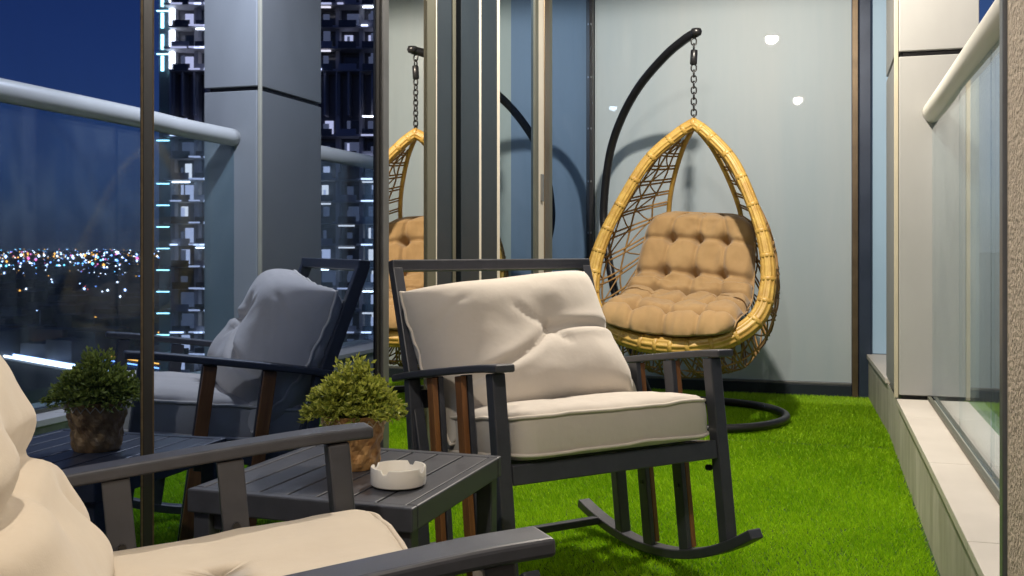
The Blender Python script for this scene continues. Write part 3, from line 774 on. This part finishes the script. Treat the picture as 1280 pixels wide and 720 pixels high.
# ------------------------------------------------------------------ the city beyond the railing
GZ = -60.0
gr = MB().add([(-9000, -9000, GZ), (15000, -9000, GZ), (15000, 15000, GZ), (-9000, 15000, GZ)], [(0, 1, 2, 3)]).build('ground', M['city_ground']); tag(gr, kind='structure')
CM0 = Vector((2 * XN, 0, CAMZ)); cT, sT = math.cos(TH), math.sin(TH)
def rdir(px, py):
    """direction in which the door glass shows picture point (px, py)"""
    t = (px - 640) / FPX; return Vector((-(t * cT - sT), t * sT + cT, -(py - HY) / FPX))
def rpt(px, py, z=GZ): d = rdir(px, py); return CM0 + d * ((z - CM0.z) / d.z)
def rk(px, py, k): return CM0 + rdir(px, py) * k

def octa(mb, p, r, rz_=None):
    rz_ = rz_ or r; v = [(r, 0, 0), (-r, 0, 0), (0, r, 0), (0, -r, 0), (0, 0, rz_), (0, 0, -rz_)]
    mb.add([(p.x + a, p.y + b_, p.z + c) for a, b_, c in v], [(0, 2, 4), (2, 1, 4), (1, 3, 4), (3, 0, 4), (2, 0, 5), (1, 2, 5), (3, 1, 5), (0, 3, 5)])
LM = [M['light_white'], M['light_cool'], M['light_orange'], M['light_cyan'], M['light_pink'], M['light_blue'], M['light_red']]
cl = MB(); rnd = random.Random(3)
def clight(px, py, rp, ci, el=1.):
    p = rpt(px, py); dist = (p - CM0).length; r = rp * dist / FPX
    p.z += r; cl.cur = ci; octa(cl, p, r, r * el)
for _ in range(900):     # glittering far band
    px = rnd.uniform(-900, 560); y = 316 + abs(rnd.gauss(0, 9)); o_ = px < 70 or rnd.random() < .25
    clight(px, y, rnd.uniform(.6, 1.6), rnd.choice([2, 2, 2, 0, 4]) if o_ and y < 326 else rnd.choice([0, 1, 1, 1, 3, 5, 0]))
for _ in range(1500):
    px = rnd.uniform(-900, 560); clight(px, 312 + 34 * rnd.random() ** 1.6, rnd.uniform(.3, .75), rnd.choice([2, 2, 0, 0, 1, 5, 4, 3]))
for _ in range(220):
    px = rnd.uniform(-900, 560); clight(px, rnd.uniform(320, 336), rnd.uniform(1.0, 2.6), rnd.choice([0, 1, 1, 5, 3, 0, 2, 4]))
for _ in range(150):
    px = rnd.uniform(-900, 560); clight(px, 334 + 40 * rnd.random() ** 1.5, rnd.uniform(.7, 1.5), rnd.choice([0, 1, 0, 2, 5, 0, 6]))
for k in range(60):
    clight(-900 + k * 24 + rnd.uniform(-7, 7), 364 + rnd.uniform(-3, 2), rnd.uniform(1.2, 1.9), rnd.choice([0, 0, 0, 1]))
o = cl.build('city_lights', LM); tag(o, 'glittering far off city lights spread below the horizon', 'city lights', kind='stuff')
cb = MB()
for _ in range(700):
    px = rnd.uniform(-1200, 640); py = 322 + 130 * rnd.random() ** 1.6; p = rpt(px, py); h = rnd.uniform(4, 16); a = rnd.uniform(10, 30); b_ = rnd.uniform(10, 30)
    cb.box(p.x - a / 2, p.x + a / 2, p.y - b_ / 2, p.y + b_ / 2, GZ - .5, GZ + h)
o = cb.build('city_blocks', M['far_building']); tag(o, 'dark low city blocks spread across the plain below', 'buildings', kind='stuff')
# highway; glowing tubes stand in for the light trails of passing cars
pa = [rpt(-260, 415), rpt(-60, 430), rpt(30, 442), rpt(110, 455), rpt(190, 468), rpt(300, 486), rpt(420, 505)]
pc = catmull(pa, 8)
hw = MB()
def ribbon(mb, path, off, width, z):
    vs = []; fs = []
    for i, p in enumerate(path):
        t = (path[min(i + 1, len(path) - 1)] - path[max(i - 1, 0)]); t.z = 0; t.normalize(); s_ = Vector((-t.y, t.x, 0))
        vs += [p + s_ * (off - width / 2) + Vector((0, 0, z)), p + s_ * (off + width / 2) + Vector((0, 0, z))]
    for i in range(len(path) - 1): fs.append((2 * i, 2 * i + 1, 2 * i + 3, 2 * i + 2))
    mb.add(vs, fs)
ribbon(hw, pc, 0, 46, .3); tag(hw.build('road', M['asphalt']), kind='structure')
for off, mname, lab in ((19, 'light_white', 'outermost white lit'), (13, 'light_cool', 'cool white lit inner'), (-9, 'light_blue', 'blue lit'), (-19, 'light_orange', 'thin orange lit')):
    s_ = MB(); path = []
    for i, p in enumerate(pc):
        t = pc[min(i + 1, len(pc) - 1)] - pc[max(i - 1, 0)]; t.z = 0; t.normalize(); path.append(p + Vector((-t.y, t.x, 0)) * off + Vector((0, 0, 1.4)))
    s_.tube(path, .7 if mname in ('light_white', 'light_cool') else .35, 6)
    tag(s_.build('light_trail', M[mname]), lab + ' streak standing in for car light trails running along the highway below', 'light trail')

def street_lamp(px, py, h, mname, r, label):
    p = rpt(px, py); t = tag(empty('street_lamp', p), label, 'street lamp', 'street lamps far below')
    MB().tube([(0, 0, 0), (0, 0, h)], [.35, .22], 8).build('pole', M['tower_concrete'], t)
    MB().tube([(0, 0, h - .2), (.5, -1.2, h + .3), (.6, -2.2, h + .2)], .15, 6).build('lamp_arm', M['tower_concrete'], t)
    hd = MB(); octa(hd, Vector((.6, -2.4, h)), r, r * .6); hd.build('lamp_head', M[mname], t)
    octa2 = None
street_lamp(108, 418, 13, 'light_orange', 2.3, 'bright orange street lamp near the highway bend below')
street_lamp(123, 416, 11, 'light_orange', 1.6, 'smaller orange street lamp beside the bright one below')
street_lamp(161, 432, 11, 'light_orange', 1.5, 'orange street lamp just above the highway light trails')
street_lamp(203, 436, 10, 'light_orange', 1.2, 'dim orange street lamp at the foot of the tower')
street_lamp(50, 418, 17, 'light_cool', .6, 'tall pale lamp mast standing in the dark park')
bb = rpt(6, 412); t = tag(empty('billboard', bb), 'magenta glowing billboard by the highway', 'billboard')
MB().box(-.3, .3, -.3, .3, 0, 6).build('post', M['tower_concrete'], t); MB().box(-3, 3, -.4, .4, 6, 9.5).build('panel', M['light_magenta'], t)

# ---- residential tower
P1 = rk(216, 310, 160); P2 = rk(540, 310, 160); P1.z = P2.z = 0
e1 = (P2 - P1).normalized(); e2 = Vector((-e1.y, e1.x, 0)); e2 = e2 if e2.dot(P1) > 0 else -e2
ang = math.atan2(e1.y, e1.x); flip = Vector((math.cos(ang + math.pi / 2), math.sin(ang + math.pi / 2), 0)).dot(e2)
TW_ = (P2 - P1).length; FH = 3.4
tow = tag(empty('apartment_tower', (P1.x, P1.y, GZ), (0, 0, ang)), 'tall apartment tower with lit balconies and bright corner lights', 'building')
sgn = 1 if flip > 0 else -1        # local +y*sgn points away from the balcony
def tb_(name, m_, x0, x1, y0, y1, z0, z1, par=tow):
    a, b_ = sorted((y0 * sgn, y1 * sgn)); return MB().box(x0, x1, a, b_, z0, z1).build(name, m_, par)
NF = 36
tb_('core', M['tower_dark'], .0, TW_, 1.8, 24, 0, NF * FH)
bays = 11; bw = TW_ / bays
wm = {}
def tower_window(x0, z0, kind):
    if kind not in wm:
        wm[kind] = MB().box(0, bw * {'tower_glass': .62, 'dim_glow': .62, 'window_warm': .28, 'lilac_glow': .36}[kind], 0, .08, 0, 2.35).build('window', M[kind], tow); o = wm[kind]
    else: o = wm[kind].copy(); COL.objects.link(o)
    o.location = (x0, (1.8 - .085) * sgn if sgn > 0 else -(1.8 - .005), z0); return o
cols_x = [k * bw for k in range(bays + 1)]
for k in cols_x: tb_('pier', M['tower_concrete'], k - .32, k + .32, -.1, 1.79, 0, NF * FH)
MECH = int((60.86 + (HY - 128) / FPX * 160) / FH)
for fl in range(NF):
    z = fl * FH
    lo = z - 60.86 > -26 and z - 60.86 < 46
    if fl in (MECH, MECH + 1):
        continue
    o_ = tb_('floor_slab', M['tower_concrete'], -.8 if fl % 2 else -.2, TW_ + .5, -1.5 - .5 * (fl % 2), 1.79, z, z + .34)
    for k in range(bays):
        x0 = k * bw + .5
        tb_('balcony_panel', M['tower_concrete'] if (k + fl) % 3 == 0 else M['tower_glass'], x0 - .1, x0 + bw * .72, -1.62 - .5 * (fl % 2), -1.52 - .5 * (fl % 2), z + .1, z + 1.15, o_) if lo and k < 11 else None
        if lo:
            kind = rnd.choices(['tower_glass', 'dim_glow', 'window_warm', 'lilac_glow'], [5, 4, 1.6, 1.6])[0]
            tower_window(x0 + rnd.choice([.3, .4, .9]), z + .5, kind)
    if lo:
        # lit soffit tubes on a few balconies, and wall washers on the corner
        if rnd.random() < .85:
            k = rnd.choice([0, 0, 1, 1, 2, 3, 6, 7, 8]); tb_('soffit_light', M['light_white'], k * bw + .5, k * bw + rnd.uniform(2.2, 3.6), -1.9, -1.6, z + 3.0, z + 3.22)
        if rnd.random() < .8: tb_('soffit_light', M['light_green'], -2.6, -.7, .1, .5, z + 2.9, z + 3.06)
        k = rnd.choice([5, 6, 7, 8, 9]); tb_('soffit_light', M['window_warm'], k * bw + .4, k * bw + 2.9, -1.8, -1.5, z + 3.0, z + 3.25)
        if z - 60.86 > (HY - 118) / FPX * 160:
            tb_('corner_light', M['light_white'], -.42, .42, -.45, -.2, z + .4, z + 3.2)
            tb_('corner_light', M['light_green'], -2.3, -1.9, 1.2, 1.5, z + .5, z + 2.9)
        tb_('fin_light', M['light_cool'], 7.75, 8.15, -2.25, -2.0, z + .7, z + 2.5)
        tb_('slab_edge_glow', M['slab_glow'], 5.6, 7.7, -2.3, -2.05, z + .02, z + .36)  # slab edges glow by themselves in place of light falling on them
        tb_('slab_edge_glow', M['lilac_glow'], 3.2, 4.9, -2.3, -2.05, z + .10, z + .34)
        for k in range(bays):
            if rnd.random() < .9: tb_('blade_wall_glow', M['lilac_glow'] if rnd.random() < .45 else M['dim_glow'], k * bw + bw * .45, k * bw + bw * .45 + rnd.uniform(.3, 1.2), -1.2, -1.0, z + rnd.uniform(.5, 1.2), z + rnd.uniform(1.9, 2.9))  # wall pieces share the window emission, glowing as if lit
            if rnd.random() < .4: tb_('slab_edge_glow', M['slab_glow'] if rnd.random() < .4 else M['lilac_glow'], k * bw + .3, k * bw + rnd.uniform(1.2, 3.2), -2.3, -2.05, z + .05, z + .30)
        tb_('fin_light', M['lilac_glow'], bw * 1.6, bw * 1.6 + .9, -1.75, -1.55, z + 1.1, z + 1.9)
for k in range(bays * 2): tb_('mechanical_fin', M['tower_concrete'], k * bw / 2 - .12, k * bw / 2 + .12, -1.2, 1.79, MECH * FH, (MECH + 2) * FH - .05)
tb_('low_wing', M['tower_dark'], -3.2, -.9, 3, 20, 0, NF * FH)
